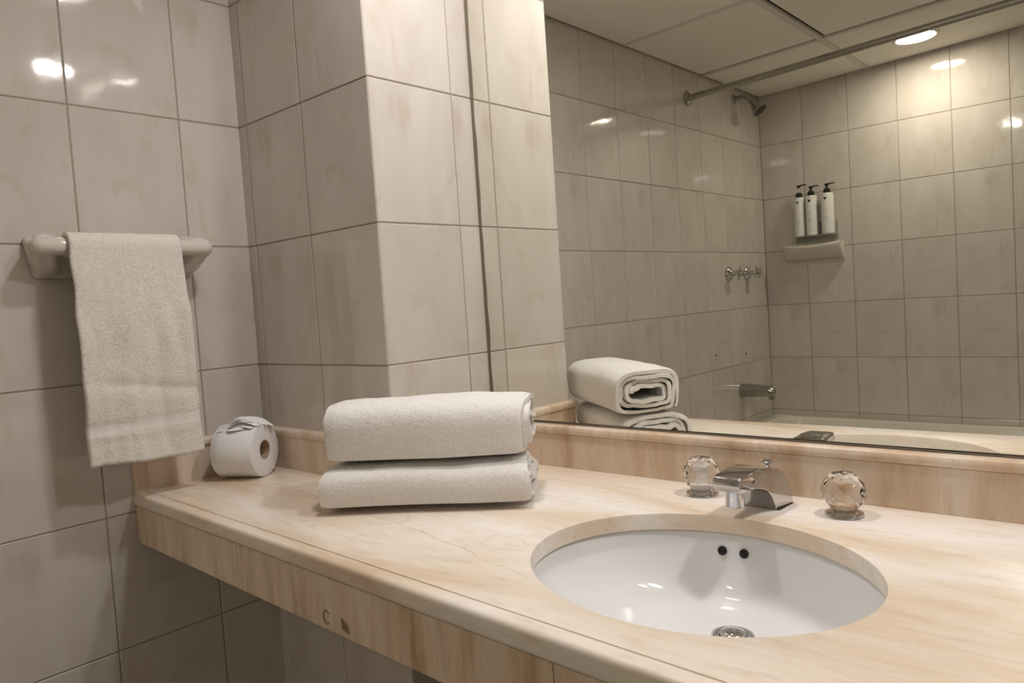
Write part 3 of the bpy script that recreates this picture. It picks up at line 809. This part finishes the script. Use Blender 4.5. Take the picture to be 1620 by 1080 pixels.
# curtain rod
cr = empty('shower_curtain_rod', (0, -1.718, 1.908)); cr.rotation_euler = (0, -.035, 0); tag(cr, 'grey metal shower curtain rod running below the ceiling', 'curtain rod')
bm = bmesh.new(); tube(bm, [(.004, 0, 0), (.012, 0, 0), (XR / 2, 0, 0), (XR - .004, 0, 0)], .0125, 20)
autosmooth(obj('rod', bm, CHROME_DULL, cr), 50)
for x, s in ((.0006, 1), (XR - .0006, -1)):
    bm = bmesh.new(); lathe(bm, [(0, 0), (.029, 0), (.030, .003 * s), (.024, .008 * s), (.015, .012 * s), (.014, .020 * s), (0, .020 * s)], 28, (x, 0, 0), axis='x')
    autosmooth(obj('end_flange', bm, CHROME_DULL, cr), 40)

# ceramic soap shelf on the far wall
ss = empty('soap_shelf', (.235, -D, 1.235)); tag(ss, 'white ceramic soap shelf with a curved lip below the bottles', 'shelf')
bm = bmesh.new()
prs = [(.0005, 0), (.020, .001), (.040, .012), (.060, .034), (.072, .052), (.074, .062), (.070, .067), (.064, .064), (.055, .052), (.030, .046), (.012, .050), (.0005, .066)]
xs_ = [-.128, -.126, -.118, -.09, -.04, 0, .04, .09, .118, .126, .128]; cols_ = []
for x in xs_:
    f = 1 - .28 * max(0, (abs(x) - .09) / .038) ** 2
    cols_.append([bm.verts.new((x, .0005 + (d - .0005) * f, z + .012 * (abs(x) / .128) ** 3 * (1 if z > .05 else 0))) for d, z in prs])
for A, B in zip(cols_, cols_[1:]):
    for k in range(len(prs)): bm.faces.new((A[k], A[(k + 1) % len(prs)], B[(k + 1) % len(prs)], B[k]))
bm.faces.new(cols_[0][::-1]); bm.faces.new(cols_[-1])
autosmooth(obj('shelf_body', bm, CERAMIC, ss), 50)
obj('back_flange', box_bm((-.120, .0004, -.010), (.126, .007, .012), .002, 2), CERAMIC, ss)

# bottle rack and the three bottles
br = empty('bottle_rack', (.245, -D, 1.345)); tag(br, 'clear plastic wall rack under the three pump bottles', 'rack')
obj('rack_plate', box_bm((-.095, .0005, -.030), (.095, .004, .060), .001, 1), CLEAR, br)
obj('rack_ledge', box_bm((-.095, .004, -.0035), (.095, .072, -.0005), .001, 1), CLEAR, br)
def bottle(x, z, r, h, gap, label):
    e = empty('pump_bottle', (x, -D + .040, z)); tag(e, label, 'bottle', 'pump bottles on the shower wall')
    bm = bmesh.new(); lathe(bm, [(0, .001), (r - .003, .001), (r, .004), (r, h - .010), (r * .93, h - .003), (r * .6, h), (.010, h), (.010, h + .004), (0, h + .004)], 32)
    bod = autosmooth(obj('bottle_body', bm, BOTTLE, e), 40)
    def patch(a0, a1, z0, z1, mat, name, drop=False):
        bm = bmesh.new(); k_ = 8; pr2 = None
        for i in range(k_ + 1):
            t = i / k_; a = math.radians(a0 + (a1 - a0) * t); rr2 = r + .0003
            zz0, zz1 = (z0 + (z1 - z0) * abs(2 * t - 1) ** 1.3 * .75, z1 - .0015 * (1 if abs(t - .5) < .1 else 0)) if drop else (z0, z1)
            c = [bm.verts.new((rr2 * math.cos(a), rr2 * math.sin(a), zz0)), bm.verts.new((rr2 * math.cos(a), rr2 * math.sin(a), zz1))]
            if pr2: bm.faces.new((pr2[0], c[0], c[1], pr2[1]))
            pr2 = c
        return obj(name, bm, mat, bod)
    patch(76, 106, h - .031, h - .020, BLACK, 'emblem', True)
    for zz, w_ in ((.106, 22), (.100, 16), (.074, 26), (.069, 20), (.064, 28)):
        patch(92 - w_, 92 + w_, zz, zz + .0009, INK, 'printed_line')
    bm = bmesh.new(); lathe(bm, [(0, h + .001), (.0145, h + .001), (.0150, h + .003), (.0140, h + .016), (.008, h + .021), (0, h + .021)], 24)
    autosmooth(obj('pump_collar', bm, BLACK, e), 40)
    bm = bmesh.new(); lathe(bm, [(0, h + .02), (.0042, h + .02), (.0042, h + .032 + gap), (0, h + .032 + gap)], 14)
    obj('pump_stem', bm, CLEAR if gap > .005 else BLACK, e)
    bm = bmesh.new(); lathe(bm, [(0, h + .027 + gap), (.0065, h + .030 + gap), (.0085, h + .036 + gap), (.0085, h + .041 + gap), (0, h + .042 + gap)], 18)
    hd_ = autosmooth(obj('pump_head', bm, BLACK, e), 40)
    bm = bmesh.new(); tube(bm, [(.004, 0, h + .038 + gap), (.022, 0, h + .0405 + gap), (.031, 0, h + .0405 + gap), (.034, 0, h + .037 + gap)], [.0034, .003, .0026, .002], 10)
    obj('nozzle', bm, BLACK, hd_, smooth=True)
bottle(.186, 1.345, .0235, .178, .014, 'white pump bottle with raised black pump, leftmost in the mirror')
bottle(.240, 1.345, .0250, .180, 0.0, 'white pump bottle with black pump in the middle of the three')
bottle(.310, 1.345, .0270, .182, 0.0, 'white pump bottle with black pump standing apart on the right')
